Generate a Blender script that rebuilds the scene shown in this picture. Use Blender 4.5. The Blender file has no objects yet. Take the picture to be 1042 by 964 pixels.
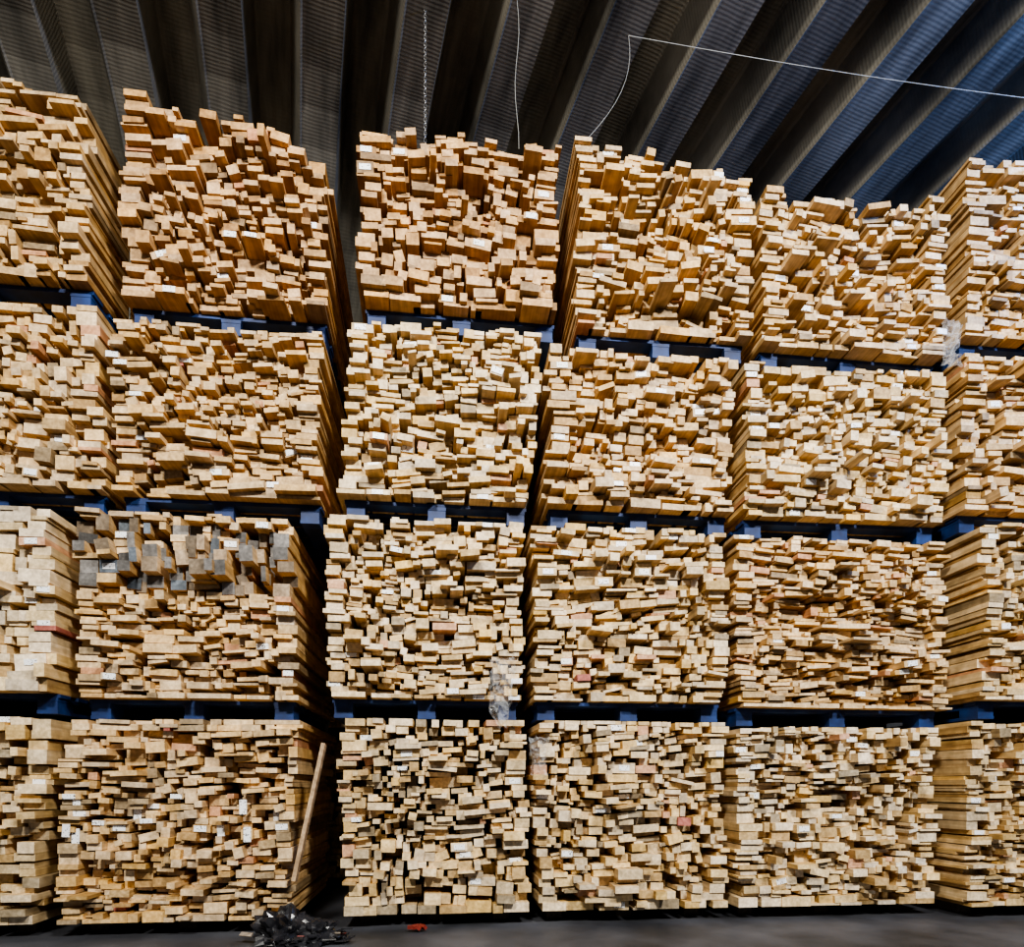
import bpy, bmesh, math, random
from mathutils import Vector, noise, Matrix

sc = bpy.context.scene
sc.view_settings.view_transform = 'AgX'
sc.view_settings.look = 'AgX - Medium High Contrast'
sc.view_settings.exposure = 0.3

D, K = 3.5, 0.108
WANG = math.atan(K)
EYE = 0.76

# ------------------------------------------------------------ materials
def new_mat(name):
    m = bpy.data.materials.new(name); m.use_nodes = True
    nt = m.node_tree
    b = nt.nodes['Principled BSDF']
    return m, nt, b

def N(nt, typ, **kw):
    n = nt.nodes.new(typ)
    for k, v in kw.items():
        setattr(n, k, v)
    return n

def wood_mat():
    m, nt, b = new_mat('sawn_pine')
    L = nt.links.new
    at = N(nt, 'ShaderNodeVertexColor'); at.layer_name = 'Col'
    tc = N(nt, 'ShaderNodeTexCoord')
    mp = N(nt, 'ShaderNodeMapping'); mp.inputs['Scale'].default_value = (55, 3, 55)
    L(tc.outputs['Object'], mp.inputs['Vector'])
    n1 = N(nt, 'ShaderNodeTexNoise'); n1.inputs['Scale'].default_value = 1.0
    n1.inputs['Detail'].default_value = 4
    L(mp.outputs[0], n1.inputs['Vector'])
    n2 = N(nt, 'ShaderNodeTexNoise'); n2.inputs['Scale'].default_value = 14
    n2.inputs['Detail'].default_value = 3
    L(tc.outputs['Object'], n2.inputs['Vector'])
    r1 = N(nt, 'ShaderNodeMapRange'); r1.inputs[1].default_value = .3; r1.inputs[2].default_value = .7
    r1.inputs[3].default_value = .72; r1.inputs[4].default_value = 1.13
    L(n1.outputs[0], r1.inputs[0])
    r2 = N(nt, 'ShaderNodeMapRange'); r2.inputs[1].default_value = .3; r2.inputs[2].default_value = .7
    r2.inputs[3].default_value = .74; r2.inputs[4].default_value = 1.16
    L(n2.outputs[0], r2.inputs[0])
    mu = N(nt, 'ShaderNodeMath', operation='MULTIPLY')
    L(r1.outputs[0], mu.inputs[0]); L(r2.outputs[0], mu.inputs[1])
    gm = N(nt, 'ShaderNodeGamma')
    r3 = N(nt, 'ShaderNodeMapRange'); r3.inputs[1].default_value = .5; r3.inputs[2].default_value = 1.3
    r3.inputs[3].default_value = 1.22; r3.inputs[4].default_value = .88
    L(mu.outputs[0], r3.inputs[0]); L(r3.outputs[0], gm.inputs['Gamma'])
    L(at.outputs['Color'], gm.inputs['Color'])
    vm = N(nt, 'ShaderNodeVectorMath', operation='SCALE')
    L(gm.outputs[0], vm.inputs[0]); L(mu.outputs[0], vm.inputs['Scale'])
    L(vm.outputs[0], b.inputs['Base Color'])
    b.inputs['Roughness'].default_value = .7
    bp = N(nt, 'ShaderNodeBump'); bp.inputs['Strength'].default_value = .3
    bp.inputs['Distance'].default_value = .003
    L(n1.outputs[0], bp.inputs['Height']); L(bp.outputs[0], b.inputs['Normal'])
    return m

def noisy_mat(name, c1, c2, scale, rough=.8, metal=0, bump=.2, detail=5):
    m, nt, b = new_mat(name)
    L = nt.links.new
    tc = N(nt, 'ShaderNodeTexCoord')
    n1 = N(nt, 'ShaderNodeTexNoise'); n1.inputs['Scale'].default_value = scale
    n1.inputs['Detail'].default_value = detail
    L(tc.outputs['Object'], n1.inputs['Vector'])
    cr = N(nt, 'ShaderNodeValToRGB')
    cr.color_ramp.elements[0].position = .35; cr.color_ramp.elements[1].position = .68
    cr.color_ramp.elements[0].color = (*c1, 1); cr.color_ramp.elements[1].color = (*c2, 1)
    L(n1.outputs[0], cr.inputs[0]); L(cr.outputs[0], b.inputs['Base Color'])
    b.inputs['Roughness'].default_value = rough
    b.inputs['Metallic'].default_value = metal
    bp = N(nt, 'ShaderNodeBump'); bp.inputs['Strength'].default_value = bump
    bp.inputs['Distance'].default_value = .01
    L(n1.outputs[0], bp.inputs['Height']); L(bp.outputs[0], b.inputs['Normal'])
    return m

def roof_mat():
    m, nt, b = new_mat('crimped_galvanised_steel')
    L = nt.links.new
    uv = N(nt, 'ShaderNodeUVMap'); uv.uv_map = 'UVMap'
    w = N(nt, 'ShaderNodeTexWave', wave_type='BANDS', bands_direction='Y')
    w.inputs['Scale'].default_value = 13
    w.inputs['Distortion'].default_value = 2.2
    w.inputs['Detail'].default_value = 1.5
    w.inputs['Detail Scale'].default_value = .5
    L(uv.outputs[0], w.inputs['Vector'])
    mp = N(nt, 'ShaderNodeMapping'); mp.inputs['Scale'].default_value = (3.2, .5, 1)
    L(uv.outputs[0], mp.inputs['Vector'])
    n1 = N(nt, 'ShaderNodeTexNoise'); n1.inputs['Scale'].default_value = 1.2; n1.inputs['Detail'].default_value = 7
    n1.inputs['Roughness'].default_value = .65
    L(mp.outputs[0], n1.inputs['Vector'])
    cr = N(nt, 'ShaderNodeValToRGB')
    cr.color_ramp.elements[0].position = .36; cr.color_ramp.elements[1].position = .66
    cr.color_ramp.elements[0].color = (.075, .073, .066, 1); cr.color_ramp.elements[1].color = (.36, .335, .28, 1)
    L(n1.outputs[0], cr.inputs[0])
    L(cr.outputs[0], b.inputs['Base Color'])
    b.inputs['Roughness'].default_value = .5
    b.inputs['Metallic'].default_value = .25
    bp = N(nt, 'ShaderNodeBump'); bp.inputs['Strength'].default_value = .16
    bp.inputs['Distance'].default_value = .004
    L(w.outputs[1], bp.inputs['Height']); L(bp.outputs[0], b.inputs['Normal'])
    return m

def label_mat():
    m, nt, b = new_mat('paper_label')
    L = nt.links.new
    tc = N(nt, 'ShaderNodeTexCoord')
    w = N(nt, 'ShaderNodeTexNoise'); w.inputs['Scale'].default_value = 120
    L(tc.outputs['Object'], w.inputs['Vector'])
    cr = N(nt, 'ShaderNodeValToRGB')
    cr.color_ramp.elements[0].position = .36; cr.color_ramp.elements[1].position = .40
    cr.color_ramp.elements[0].color = (.12, .12, .12, 1); cr.color_ramp.elements[1].color = (.95, .97, 1, 1)
    L(w.outputs[0], cr.inputs[0]); L(cr.outputs[0], b.inputs['Base Color'])
    b.inputs['Roughness'].default_value = .35
    return m

def film_mat():
    m, nt, b = new_mat('clear_plastic_film')
    L = nt.links.new
    out = [n for n in nt.nodes if n.type == 'OUTPUT_MATERIAL'][0]
    tr = N(nt, 'ShaderNodeBsdfTransparent')
    mx = N(nt, 'ShaderNodeMixShader'); mx.inputs[0].default_value = .22
    b.inputs['Base Color'].default_value = (.8, .82, .85, 1)
    b.inputs['Roughness'].default_value = .12
    L(tr.outputs[0], mx.inputs[1]); L(b.outputs[0], mx.inputs[2]); L(mx.outputs[0], out.inputs[0])
    return m

M_WOOD = wood_mat(); M_LABEL = label_mat(); M_ROOF = roof_mat(); M_FILM = film_mat()
M_BLUE = noisy_mat('blue_painted_wood', (.003, .014, .065), (.009, .045, .19), 8, .6)
M_FLOOR = noisy_mat('stained_concrete', (.016, .017, .021), (.072, .075, .088), 2.2, .55, 0, .25, 9)
M_BLACK = noisy_mat('black_polythene', (.006, .006, .008), (.03, .03, .035), 12, .25)
M_STEEL = noisy_mat('dull_steel', (.25, .25, .25), (.5, .5, .5), 30, .35, .9)
M_STRAP = noisy_mat('dark_strap', (.03, .035, .03), (.07, .08, .07), 20, .4)
M_WIRE = noisy_mat('pale_cable_sheath', (.28, .28, .26), (.4, .4, .38), 20, .5)
M_RED = noisy_mat('red_plastic', (.12, .015, .01), (.22, .03, .02), 20, .4)

# ------------------------------------------------------------ mesh builder
class MB:
    def __init__(s):
        s.v = []; s.f = []; s.mi = []; s.col = []
    def box(s, c, half, R=None, col=(1, 1, 1), mi=0, endcol=None):
        b = len(s.v)
        for sx in (-1, 1):
            for sy in (-1, 1):
                for sz in (-1, 1):
                    p = Vector((sx * half[0], sy * half[1], sz * half[2]))
                    if R: p = R @ p
                    s.v.append((p.x + c[0], p.y + c[1], p.z + c[2]))
        fs = [(0, 1, 3, 2), (4, 6, 7, 5), (0, 4, 5, 1), (2, 3, 7, 6), (0, 2, 6, 4), (1, 5, 7, 3)]
        for i, f in enumerate(fs):
            s.f.append(tuple(b + k for k in f)); s.mi.append(mi)
            s.col.append(endcol if (endcol and i in (2, 3)) else col)
    def obj(s, name, mats, smooth=False):
        me = bpy.data.meshes.new(name)
        me.from_pydata(s.v, [], s.f); me.update()
        for m in mats: me.materials.append(m)
        me.polygons.foreach_set('material_index', s.mi)
        ca = me.color_attributes.new('Col', 'FLOAT_COLOR', 'CORNER')
        arr = []
        for f, c in zip(s.f, s.col):
            arr.extend((c[0], c[1], c[2], 1.0) * len(f))
        ca.data.foreach_set('color', arr)
        if smooth:
            me.polygons.foreach_set('use_smooth', [True] * len(me.polygons))
        o = bpy.data.objects.new(name, me); sc.collection.objects.link(o)
        return o

def place(o, X, z, fwd=0.0, yaw=0.0):
    o.location = (X + K * fwd, D + K * X - fwd, z)
    o.rotation_euler = (0, 0, WANG + yaw)

# ------------------------------------------------------------ lumber stack
def lumber(W, H, seed, base, wm=.09, tm=.032, jut=.055, rough=.025, top=(0, 0, 0), lean=0.0,
           depth=1.12, labels=9, label_band=None, grey=None, vary=.15, mess=1.0, capf=.3, ragged=0.0):
    rnd = random.Random(seed)
    dx = .005
    n = int(round(W / dx))
    h = [0.0] * n
    mb = MB()
    off = Vector((seed * 3.17, seed * 1.73, seed * .91))
    levels = []; z = 0; t0 = tm
    while z < H + .2:
        if rnd.random() < .45: t0 = tm * rnd.choice((.6, .75, .9, 1, 1.2, 1.5))
        z += t0; levels.append(z)
    def lev(i, zb):
        wv = .022 * mess * noise.noise(Vector((i * dx * 2.0, 3, zb * 1.5)) + off)
        for l in levels:
            if l + wv > zb + .015: return l + wv
        return zb + tm
    def Ht(u):
        if u < .5: a = top[0] + (top[1] - top[0]) * u * 2
        else: a = top[1] + (top[2] - top[1]) * (u - .5) * 2
        return H + a + ragged * noise.noise(Vector((u * 7, 1, 2)) + off)
    done = [False] * n
    fronts = []
    guard = 0
    while guard < 3500:
        guard += 1
        mn = 1e9; i0 = -1
        for i in range(n):
            if not done[i] and h[i] < mn - 1e-4:
                mn = h[i]; i0 = i
        if i0 < 0: break
        i1 = i0
        while i1 + 1 < n and abs(h[i1 + 1] - mn) < .008 and not done[i1 + 1]: i1 += 1
        run = (i1 - i0 + 1) * dx
        zone = noise.noise(Vector((i0 * dx * 1.6, 0, mn * 4)) + off)
        wide = wm * (1 + .55 * zone)
        w = max(.04, rnd.gauss(wide, wide * .27))
        if rnd.random() < .12: w = rnd.uniform(.035, .055)
        isg = grey and grey[0] < (mn / H) < grey[1] and rnd.random() < grey[2]
        if isg: w = rnd.uniform(.065, .10)
        left = (i0 == 0); right = (i1 == n - 1)
        if left and not isg: w = rnd.uniform(.07, .14)
        if mn < .002: w *= 1.3
        start = i0
        if right and run < .2 and not isg: w = min(run, rnd.uniform(.07, .14))
        if run - w < .03:
            w = run if run > .03 else max(run, rnd.uniform(.04, .07))
        if right and run >= w and run < .2: start = n - int(round(w / dx))
        nw = max(4, int(round(w / dx)))
        if start + nw > n: start = n - nw
        seg = h[start:start + nw]
        zb = max(seg)
        r = rnd.random()
        if isg: t = rnd.uniform(.05, .085)
        elif r < .68: t = lev(start, zb) - zb
        elif r < .78: t = lev(start, lev(start, zb)) - zb
        else: t = max(.013, rnd.gauss(tm * .9, tm * .35))
        t = max(.012, min(t, tm * 2.0 if not isg else .09))
        if w < .06 and rnd.random() < .4: t = max(t, w * rnd.uniform(.6, 1))
        u = (start + nw / 2) / n
        top_lim = Ht(u)
        if zb + t > top_lim:
            t = top_lim - zb
            if t < .014:
                for i in range(start, start + nw): done[i] = True
                for i in range(i0, i1 + 1): done[i] = True
                continue
        q = max(1, nw // 4)
        hl = max(seg[:q]); hr = max(seg[-q:])
        w = nw * dx
        edge = start == 0 or start + nw == n
        cap = zb + t > top_lim - .03
        bot = zb < .002
        tilt = 0
        if .004 < abs(hl - hr) < .035:
            tilt = max(-.2, min(.2, math.atan2(hr - hl, w)))
        mz = noise.noise(Vector((start * dx * 2.2, 15, zb * 3)) + off)
        tilt += rnd.gauss(0, .02 + .06 * mess * max(0, mz)) + .16 * mess * noise.noise(Vector((start * dx * 2.5, 25, zb * 5)) + off)
        if rnd.random() < .035 * mess: tilt += rnd.uniform(-.4, .4)
        if edge: tilt *= .4
        if bot: tilt = 0
        if cap: tilt *= .3 if not ragged else 1
        big = noise.noise(Vector((start * dx * 2.6, 5, zb * 5.0)) + off)
        big2 = noise.noise(Vector((start * dx * 7.0, 9, zb * 16.0)) + off)
        f = jut * (1.4 * big + .9 * big2) + rnd.gauss(0, rough)
        r = rnd.random()
        if r < .06: f += rnd.uniform(.03, .10)
        elif r < .15: f -= rnd.uniform(.05, .22)
        if edge: f = max(-.04, f * .5 + .025)
        if cap or bot: f = max(-.05, f * capf + .02)
        f = max(-.34, min(.18, f))
        Ly = depth * rnd.uniform(.92, 1.04) + min(0, f)
        yaw = rnd.gauss(0, .03) if not edge else rnd.gauss(0, .006)
        pit = rnd.gauss(0, .008) if not (cap or bot) else 0
        cx = (start + nw / 2) * dx + lean * zb
        cx += .034 * noise.noise(Vector((0, 40, zb * 3.5)) + off)
        if edge: cx += rnd.uniform(-.024, .02)
        c = (cx, -f + Ly / 2, zb + t / 2)
        R = Matrix.Rotation(yaw, 3, 'Z') @ Matrix.Rotation(-tilt, 3, 'Y') @ Matrix.Rotation(pit, 3, 'X')
        v = max(.5, min(1.25, 1 + rnd.gauss(0, vary)))
        warm = rnd.gauss(0, .09)
        col = [base[0] * v, base[1] * v * (1 - .5 * warm), base[2] * v * (1 - 2.0 * warm)]
        r = rnd.random()
        if r < .02: col = [base[0] * .88, base[1] * .66, base[2] * .68]
        elif r < .0212: col = [.42, .14, .11]
        elif r < .05: col = [base[0] * .48, base[1] * .5, base[2] * .56]
        elif r < .17: col = [base[0] * 1.13, base[1] * 1.2, base[2] * 1.42]
        elif r < .26: col = [base[0] * .70, base[1] * .62, base[2] * .48]
        elif r < .33: col = [base[0] * .84, base[1] * .9, base[2] * 1.1]
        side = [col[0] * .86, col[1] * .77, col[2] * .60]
        if isg:
            g = rnd.uniform(.05, .22); col = [g * 1.05, g * .98, g * .93]
            if rnd.random() < .2: col = [g * .75, g * .9, g * 1.1]
            if rnd.random() < .35: col = [g * 2.0, g * 1.5, g * 1.0]
        gap = .0012 if rnd.random() < .5 else rnd.uniform(.002, .006)
        mb.box(c, (w / 2 - gap, Ly / 2, t / 2 - .0008), R, side, 0, col)
        fronts.append((c, w, t, Ly, R, f))
        for i in range(start, start + nw): h[i] = zb + t
    cand = [q for q in fronts if q[1] > .055 and q[2] > .022 and q[5] > -.02]
    if label_band:
        cb = [q for q in cand if label_band[0] < q[0][2] / H < label_band[1]]
        rnd.shuffle(cb); pick = cb[:labels]
    else:
        rnd.shuffle(cand); pick = cand[:labels]
    for c, w, t, Ly, R, f in pick:
        lw = min(.060, w * .85) / 2; lh = min(.030, t * .9) / 2
        if label_band and rnd.random() < .6: lw, lh = .018, .038
        p = R @ Vector((rnd.uniform(-.006, .006), -Ly / 2 - .003, 0))
        mb.box((c[0] + p.x, c[1] + p.y, c[2] + p.z), (lw, .0008, lh), R, (1, 1, 1), 1)
    return mb.obj('lumber_stack', [M_WOOD, M_LABEL])

# ------------------------------------------------------------ pallet (blue)
def pallet(W, depth=1.05, hgt=.10):
    mb = MB()
    t = .018
    nb = 7
    for i in range(nb):
        y = .05 + (depth - .1) * i / (nb - 1)
        mb.box((W / 2, y, hgt - t / 2), (W / 2, .045, t / 2))
    for x in (.06, W / 2, W - .06):
        mb.box((x, depth / 2, hgt - 1.5 * t), (.05, depth / 2, t / 2))
        mb.box((x, depth / 2, t / 2), (.05, depth / 2, t / 2))
        for y in (.07, depth / 2, depth - .07):
            mb.box((x, y, hgt / 2 - t / 2), (.048, .068, (hgt - 3 * t) / 2))
    return mb.obj('blue_pallet', [M_BLUE])

def bearers(W, hgt=.068, depth=1.05):
    mb = MB()
    for x in (.12, W / 2, W - .12):
        mb.box((x, depth / 2 + .04, hgt / 2), (.045, depth / 2, hgt / 2), None, (.09, .07, .05))
    return mb.obj('timber_bearers', [M_WOOD])

ORANGE = (.57, .355, .165); HONEY = (.63, .435, .22); PALE = (.72, .55, .32); CREAM = (.76, .60, .375)  # top tier: oranger wood, with its dimmer light also put into the colour
TAN = (.68, .485, .26)

S = []
def st(xl, xr, zb, zt, base, seed, **kw):
    S.append((xl, xr, zb, zt, base, seed, kw))
# tier 1
st(-3.30, -2.38, .07, 1.12, PALE, 11, fwd=.04, wm=.09, tm=.036, lean=.10, top=(0, 0, -.03))
st(-2.27, -1.14, .07, 1.10, TAN, 12, fwd=.06, wm=.10, tm=.028, labels=17, label_band=(.42, .62), lean=.06, top=(-.01, 0, 0))
st(-.905, .095, .07, 1.12, PALE, 13, wm=.09, tm=.033)
st(.14, 1.215, .07, 1.12, PALE, 14, wm=.095, tm=.030)
st(1.28, 2.50, .07, 1.10, CREAM, 15, wm=.09, tm=.028)
st(2.58, 3.75, .07, 1.13, PALE, 16, fwd=.12, wm=.09, tm=.026)
# tier 2
st(-3.30, -2.28, 1.23, 2.15, CREAM, 21, fwd=.03, wm=.12, tm=.045, jut=.03, rough=.015, mess=.5)
st(-2.20, -1.13, 1.21, 2.17, TAN, 22, wm=.11, tm=.024, grey=(.56, .90, .85), labels=8)
st(-.975, .065, 1.23, 2.20, PALE, 23, wm=.105, tm=.027, labels=10)
st(.125, 1.225, 1.23, 2.20, PALE, 24, wm=.10, tm=.025)
st(1.28, 2.58, 1.21, 2.19, TAN, 25, wm=.125, tm=.018, jut=.07, vary=.16, mess=1.4)
st(2.66, 3.80, 1.25, 2.25, PALE, 26, fwd=.15, wm=.14, tm=.026, jut=.05, mess=.6)
# tier 3
st(-3.15, -2.08, 2.27, 3.20, TAN, 31, wm=.085, tm=.036, labels=3)
st(-2.03, -.995, 2.27, 3.15, HONEY, 32, wm=.105, tm=.022, labels=9)
st(-.91, .11, 2.31, 3.24, PALE, 33, wm=.095, tm=.024, lean=.07, mess=1.3)
st(.20, 1.265, 2.31, 3.18, TAN, 34, wm=.10, tm=.026, jut=.07, labels=11)
st(1.33, 2.54, 2.30, 3.17, PALE, 35, wm=.10, tm=.028, jut=.06, labels=12)
st(2.62, 3.80, 2.36, 3.27, TAN, 36, fwd=.06, wm=.12, tm=.025)
# tier 4
st(-3.20, -2.12, 3.30, 4.20, HONEY, 41, fwd=.04, wm=.13, tm=.036, jut=.08, top=(.20, .12, -.06), labels=1, ragged=.08)
st(-1.99, -.97, 3.26, 4.18, ORANGE, 42, wm=.085, tm=.031, jut=.10, rough=.03, top=(.10, -.01, -.06), labels=7, mess=1.7, capf=.7, ragged=.09)
st(-.80, .27, 3.35, 4.27, ORANGE, 43, wm=.09, tm=.033, jut=.085, rough=.03, top=(0, .0, -.02), labels=8, mess=1.5, capf=.6, ragged=.05)
st(.36, 1.36, 3.30, 4.26, HONEY, 44, wm=.10, tm=.025, jut=.085, rough=.028, top=(.06, 0, -.05), labels=10, mess=1.6, capf=.7, ragged=.08)
st(1.43, 2.56, 3.28, 4.16, TAN, 45, wm=.115, tm=.024, jut=.085, rough=.028, top=(.05, -.05, .03), labels=12, mess=1.6, capf=.7, ragged=.11)
st(2.63, 3.80, 3.38, 4.43, HONEY, 46, fwd=.05, wm=.12, tm=.028, jut=.07, top=(0, .04, 0), labels=4, ragged=.06)

rr = random.Random(5)
for xl, xr, zb, zt, base, seed, kw in S:
    fwd = kw.pop('fwd', 0.0)
    W = xr - xl - .015
    o = lumber(W / math.cos(WANG), zt - zb, seed, base, **kw)
    yaw = rr.uniform(-.015, .015)
    place(o, xl, zb, fwd, yaw)
    if zb > 1:
        p = pallet(W / math.cos(WANG) - .02)
        place(p, xl + .01, zb - .102, fwd - .05, yaw)
    else:
        p = bearers(W)
        place(p, xl, zb - .07, fwd - .10, yaw)

for zb, zt, seed in ((.07, 1.1, 61), (1.2, 2.15, 62), (2.25, 3.1, 63)):
    o = lumber(1.1, zt - zb, seed, TAN, wm=.1, tm=.045, labels=0)
    place(o, -1.45, zb, -1.45)
    p = bearers(1.1) if zb < 1 else pallet(1.1)
    place(p, -1.45, zb - (.07 if zb < 1 else .101), -1.5)

# ------------------------------------------------------------ shell
def flat(name, pts, mat):
    me = bpy.data.meshes.new(name); me.from_pydata(pts, [], [tuple(range(len(pts)))]); me.update()
    me.materials.append(mat)
    o = bpy.data.objects.new(name, me); sc.collection.objects.link(o); return o

flat('floor', [(-9, -7, 0), (11, -7, 0), (11, 11, 0), (-9, 11, 0)], M_FLOOR)

A = math.radians(18.5)
rdir = Vector((-math.sin(A), math.cos(A), 0)); sdir = Vector((math.cos(A), math.sin(A), 0))
P = .60; HC = 5.5
prof = []
s0 = -8.4
k = 0
while s0 + k * P < 10:
    a = s0 + k * P
    prof += [(a, 0), (a + .012, -.012), (a + .024, 0), (a + .27, 0), (a + .275, .02), (a + .33, .24), (a + .335, .25), (a + .53, .25), (a + .55, .24)]
    k += 1
path = []
RC = 2.6; rflat = 4.4
for i in range(12):
    rr_ = -6.0 + (rflat + 6.0) * i / 12
    path.append((rr_, HC, 0, 1, rr_ + 6))
for i in range(17):
    th = math.pi / 2 * i / 16
    path.append((rflat + RC * math.sin(th), HC - RC + RC * math.cos(th), math.sin(th), math.cos(th), rflat + 6 + RC * th))
path.append((rflat + RC, 0.0, 1, 0, rflat + 6 + RC * 1.57 + (HC - RC)))
vs = []; fs = []; uvs = []
np_ = len(prof)
for (rr_, z, nr, nz, al) in path:
    for (s, dz) in prof:
        p = sdir * s + rdir * (rr_ + nr * dz) + Vector((0, 0, z + nz * dz))
        vs.append(p[:]); uvs.append((s, al))
for i in range(len(path) - 1):
    for j in range(np_ - 1):
        a = i * np_ + j
        fs.append((a, a + 1, a + 1 + np_, a + np_))
me = bpy.data.meshes.new('ceiling'); me.from_pydata(vs, [], fs); me.update()
uvl = me.uv_layers.new(name='UVMap')
for lp in me.loops: uvl.data[lp.index].uv = uvs[lp.vertex_index]
me.materials.append(M_ROOF)
o = bpy.data.objects.new('ceiling', me); sc.collection.objects.link(o)

# ------------------------------------------------------------ hanging things
def tube(name, pts, rad, mat, parent=None):
    cu = bpy.data.curves.new(name, 'CURVE'); cu.dimensions = '3D'
    sp = cu.splines.new('POLY'); sp.points.add(len(pts) - 1)
    for i, p in enumerate(pts): sp.points[i].co = (*p, 1)
    cu.bevel_depth = rad; cu.bevel_resolution = 2
    cu.materials.append(mat)
    o = bpy.data.objects.new(name, cu); sc.collection.objects.link(o)
    if parent: o.parent = parent
    return o

mb = MB()
def torus(mb, c, R, r, rot, stretch=1.6, n=10, m=5):
    b = len(mb.v)
    for i in range(n):
        a = 2 * math.pi * i / n
        for j in range(m):
            q = 2 * math.pi * j / m
            p = Vector(((R + r * math.cos(q)) * math.cos(a), r * math.sin(q), (R * stretch + r * math.cos(q)) * math.sin(a)))
            p = Matrix.Rotation(rot, 3, 'Z') @ p
            mb.v.append((p.x + c[0], p.y + c[1], p.z + c[2]))
    for i in range(n):
        for j in range(m):
            mb.f.append((b + i * m + j, b + ((i + 1) % n) * m + j, b + ((i + 1) % n) * m + (j + 1) % m, b + i * m + (j + 1) % m))
            mb.mi.append(0); mb.col.append((1, 1, 1))
z = 5.5; i = 0
while z > 4.62:
    torus(mb, (-.53, 3.9, z), .008, .0022, (i % 2) * math.pi / 2 + .4); z -= .021; i += 1
mb.obj('hanging_chain', [M_STEEL], True)

tube('hanging_wire', [(.03 + .012 * math.sin(i * .9), 3.85, 5.5 - i * .1) for i in range(10)], .0015, M_WIRE)
pts = []
for i in range(21):
    a = i / 20
    pts.append((.73 + a * 3.2, 4.0 + a * .1, 5.46 - .36 * a - .03 * math.sin(a * math.pi)))
tube('light_cable', pts, .0017, M_WIRE)
pts = [(.73 + .03 * math.sin(i * .35) - .003 * i * i, 4.0, 5.46 - i * .07) for i in range(11)]
tube('drop_cable', pts, .0014, M_WIRE)

# straps on the flank of the top left stack
ax = Vector((1, K, 0)).normalized(); ay = Vector((-K, 1, 0)).normalized()
c0 = Vector((-2.09, D + K * -2.09, 0))
for d in (.22, .38, .75):
    p = c0 + ay * d + ax * .022
    tube('strap', [(p.x, p.y, 3.31), (p.x + .004, p.y, 3.8), (p.x, p.y, 4.15)], .0045, M_STRAP)

# leaning plank in the gap
mb = MB()
mb.box((0, 0, .36), (.010, .028, .36), None, (.42, .29, .17))
o = mb.obj('leaning_plank', [M_WOOD])
o.location = (-1.095, 3.21, 0.28); o.rotation_euler = (math.radians(-10), math.radians(10), .1)

# ------------------------------------------------------------ plastic film scraps
def film(X, z, w, h, fwd, seed, n=12, m=20, taper=.3):
    vs = []; fs = []
    for j in range(m + 1):
        b = j / m
        for i in range(n + 1):
            a = i / n
            q = Vector((a * 4 + seed, b * 6, seed))
            ww = w * (1 - taper * b)
            x = (a - .5) * ww + .35 * w * noise.noise(q * .6)
            y = .05 * noise.noise(q * 1.5 + Vector((9, 0, 0))) + .03 * noise.noise(q * 4)
            zz = -b * h + .03 * noise.noise(q + Vector((0, 7, 0)))
            vs.append((x, y, zz))
    for j in range(m):
        for i in range(n):
            a = j * (n + 1) + i
            fs.append((a, a + 1, a + n + 2, a + n + 1))
    me = bpy.data.meshes.new('plastic_wrap'); me.from_pydata(vs, [], fs); me.update()
    me.materials.append(M_FILM)
    o = bpy.data.objects.new('plastic_wrap', me); sc.collection.objects.link(o)
    place(o, X, z, fwd)
film(-.07, 1.43, .12, .36, .14, 3)
film(.12, 1.02, .09, .20, .14, 5)
film(2.5, 3.42, .12, .26, .12, 8)

# ------------------------------------------------------------ rubbish heap on the floor
def blob(mb, c, R, seed, sq=.5):
    bm = bmesh.new(); bmesh.ops.create_icosphere(bm, subdivisions=4, radius=1)
    b = len(mb.v)
    for v in bm.verts:
        q = v.co.copy()
        d = 1 + .55 * noise.noise(q * 1.8 + Vector((seed, 0, 0))) + .5 * abs(noise.noise(q * 4 + Vector((0, seed, 0)))) + .25 * noise.noise(q * 9)
        p = q * d * R
        mb.v.append((c[0] + p.x, c[1] + p.y, max(.002, c[2] + p.z * sq)))
    for f in bm.faces:
        mb.f.append(tuple(b + v.index for v in f.verts)); mb.mi.append(0); mb.col.append((1, 1, 1))
    bm.free()
mb = MB()
blob(mb, (-1.10, 3.10, .03), .12, 1, .9)
blob(mb, (-.98, 3.12, .03), .11, 2, .7)
blob(mb, (-1.04, 3.02, .02), .08, 4, .4)
blob(mb, (-.86, 3.12, .02), .06, 6, .4)
rq = random.Random(9)
for i in range(30):
    a = (rq.gauss(-.99, .12), rq.gauss(3.06, .05), rq.uniform(.015, .07))
    R = Matrix.Rotation(rq.uniform(0, 3), 3, 'Z') @ Matrix.Rotation(rq.uniform(-.6, .6), 3, 'X')
    mb.box(a, (rq.uniform(.01, .035), .012, .003), R, (.3, .25, .2), rq.choice((0, 0, 1, 2, 0)))
mb.obj('black_polythene_scraps', [M_BLACK, M_RED, M_WOOD])
mb = MB()
for i in range(4):
    R = Matrix.Rotation(i * .8, 3, 'Z') @ Matrix.Rotation(.3 * i, 3, 'X')
    mb.box((i * .018, .01 * (i % 2), .022), (.022, .012, .009), R)
o = mb.obj('red_plastic_scrap', [M_RED]); o.location = (-.52, 3.32, 0.003)

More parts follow.
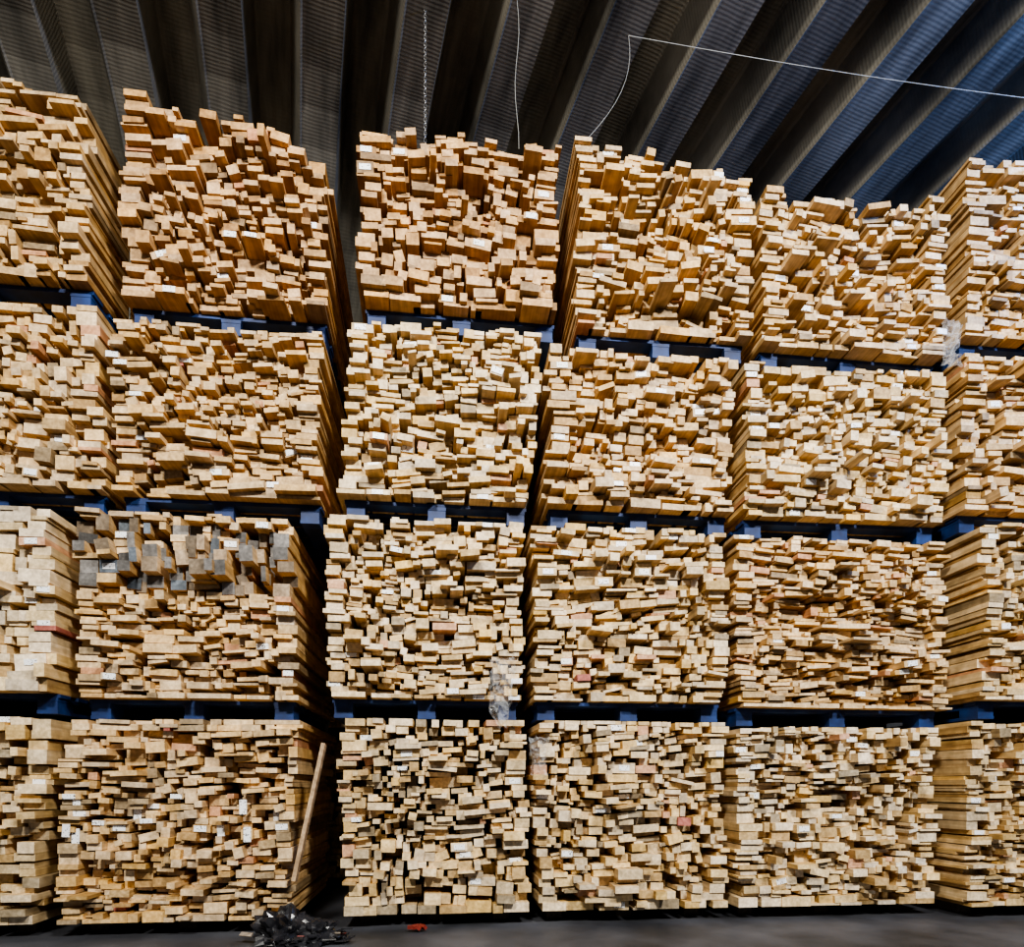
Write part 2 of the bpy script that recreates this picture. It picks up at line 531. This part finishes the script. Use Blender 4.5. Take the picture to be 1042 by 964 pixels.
# ------------------------------------------------------------ lamps
def lamp(loc, target, size, energy, color):
    par = bpy.data.objects.new('led_floodlight', None); sc.collection.objects.link(par)
    par.location = loc
    d = (Vector(target) - Vector(loc)).normalized()
    par.rotation_euler = d.to_track_quat('-Z', 'Y').to_euler()
    mb = MB()
    mb.box((0, 0, .05), (size[0] / 2 + .03, size[1] / 2 + .03, .03))
    for i in range(7):
        mb.box((-size[0] / 2 + size[0] * i / 6, 0, .10), (.008, size[1] / 2, .03))
    hs = mb.obj('housing', [M_STEEL]); hs.parent = par
    li = bpy.data.lights.new('lamp', 'AREA'); li.shape = 'RECTANGLE'
    li.size, li.size_y = size; li.energy = energy; li.color = color
    lo = bpy.data.objects.new('lamp', li); sc.collection.objects.link(lo); lo.parent = par
lamp((-1.0, -1.4, 5.2), (-.3, 3.5, .6), (.8, .45), 350, (1, .96, .87))
lamp((2.6, -1.0, 5.2), (1.5, 3.6, .4), (.8, .45), 390, (1, .975, .92))
lamp((4.6, 2.5, 4.75), (3.5, 4.8, 5.5), (.4, .3), 170, (.18, .38, 1))  # blue lamp added to tint the roof, stands in for lens flare

def fill_light(loc, energy, color):  # added fill lamp, unseen, put in to brighten the roof and stacks
    par = bpy.data.objects.new('added_fill_lamp', None); sc.collection.objects.link(par); par.location = loc
    mb = MB(); mb.box((0, 0, .12), (.05, .05, .04)); mb.box((0, 0, .3), (.006, .006, .2))
    hs = mb.obj('fill_lamp_holder', [M_STEEL]); hs.parent = par
    li = bpy.data.lights.new('fill_light', 'POINT'); li.energy = energy; li.color = color; li.shadow_soft_size = .07
    lo = bpy.data.objects.new('fill_light', li); sc.collection.objects.link(lo); lo.parent = par
fill_light((-.6, 1.2, 4.3), 26, (1, .92, .76))
fill_light((1.6, 1.4, 4.2), 13, (1, .93, .82))

w = bpy.data.worlds.new('World'); sc.world = w; w.use_nodes = True
w.node_tree.nodes['Background'].inputs[0].default_value = (.66, .64, .62, 1)
w.node_tree.nodes['Background'].inputs[1].default_value = .14

# ------------------------------------------------------------ camera
cam = bpy.data.cameras.new('Camera')
co = bpy.data.objects.new('Camera', cam); sc.collection.objects.link(co)
co.location = (0, 0, EYE)
co.rotation_euler = (math.radians(90), 0, 0)
cam.sensor_fit = 'HORIZONTAL'; cam.sensor_width = 36
cam.lens = 650 / 1042 * 36
cam.shift_y = (800 - 482) / 1042
cam.clip_start = .05
sc.camera = co
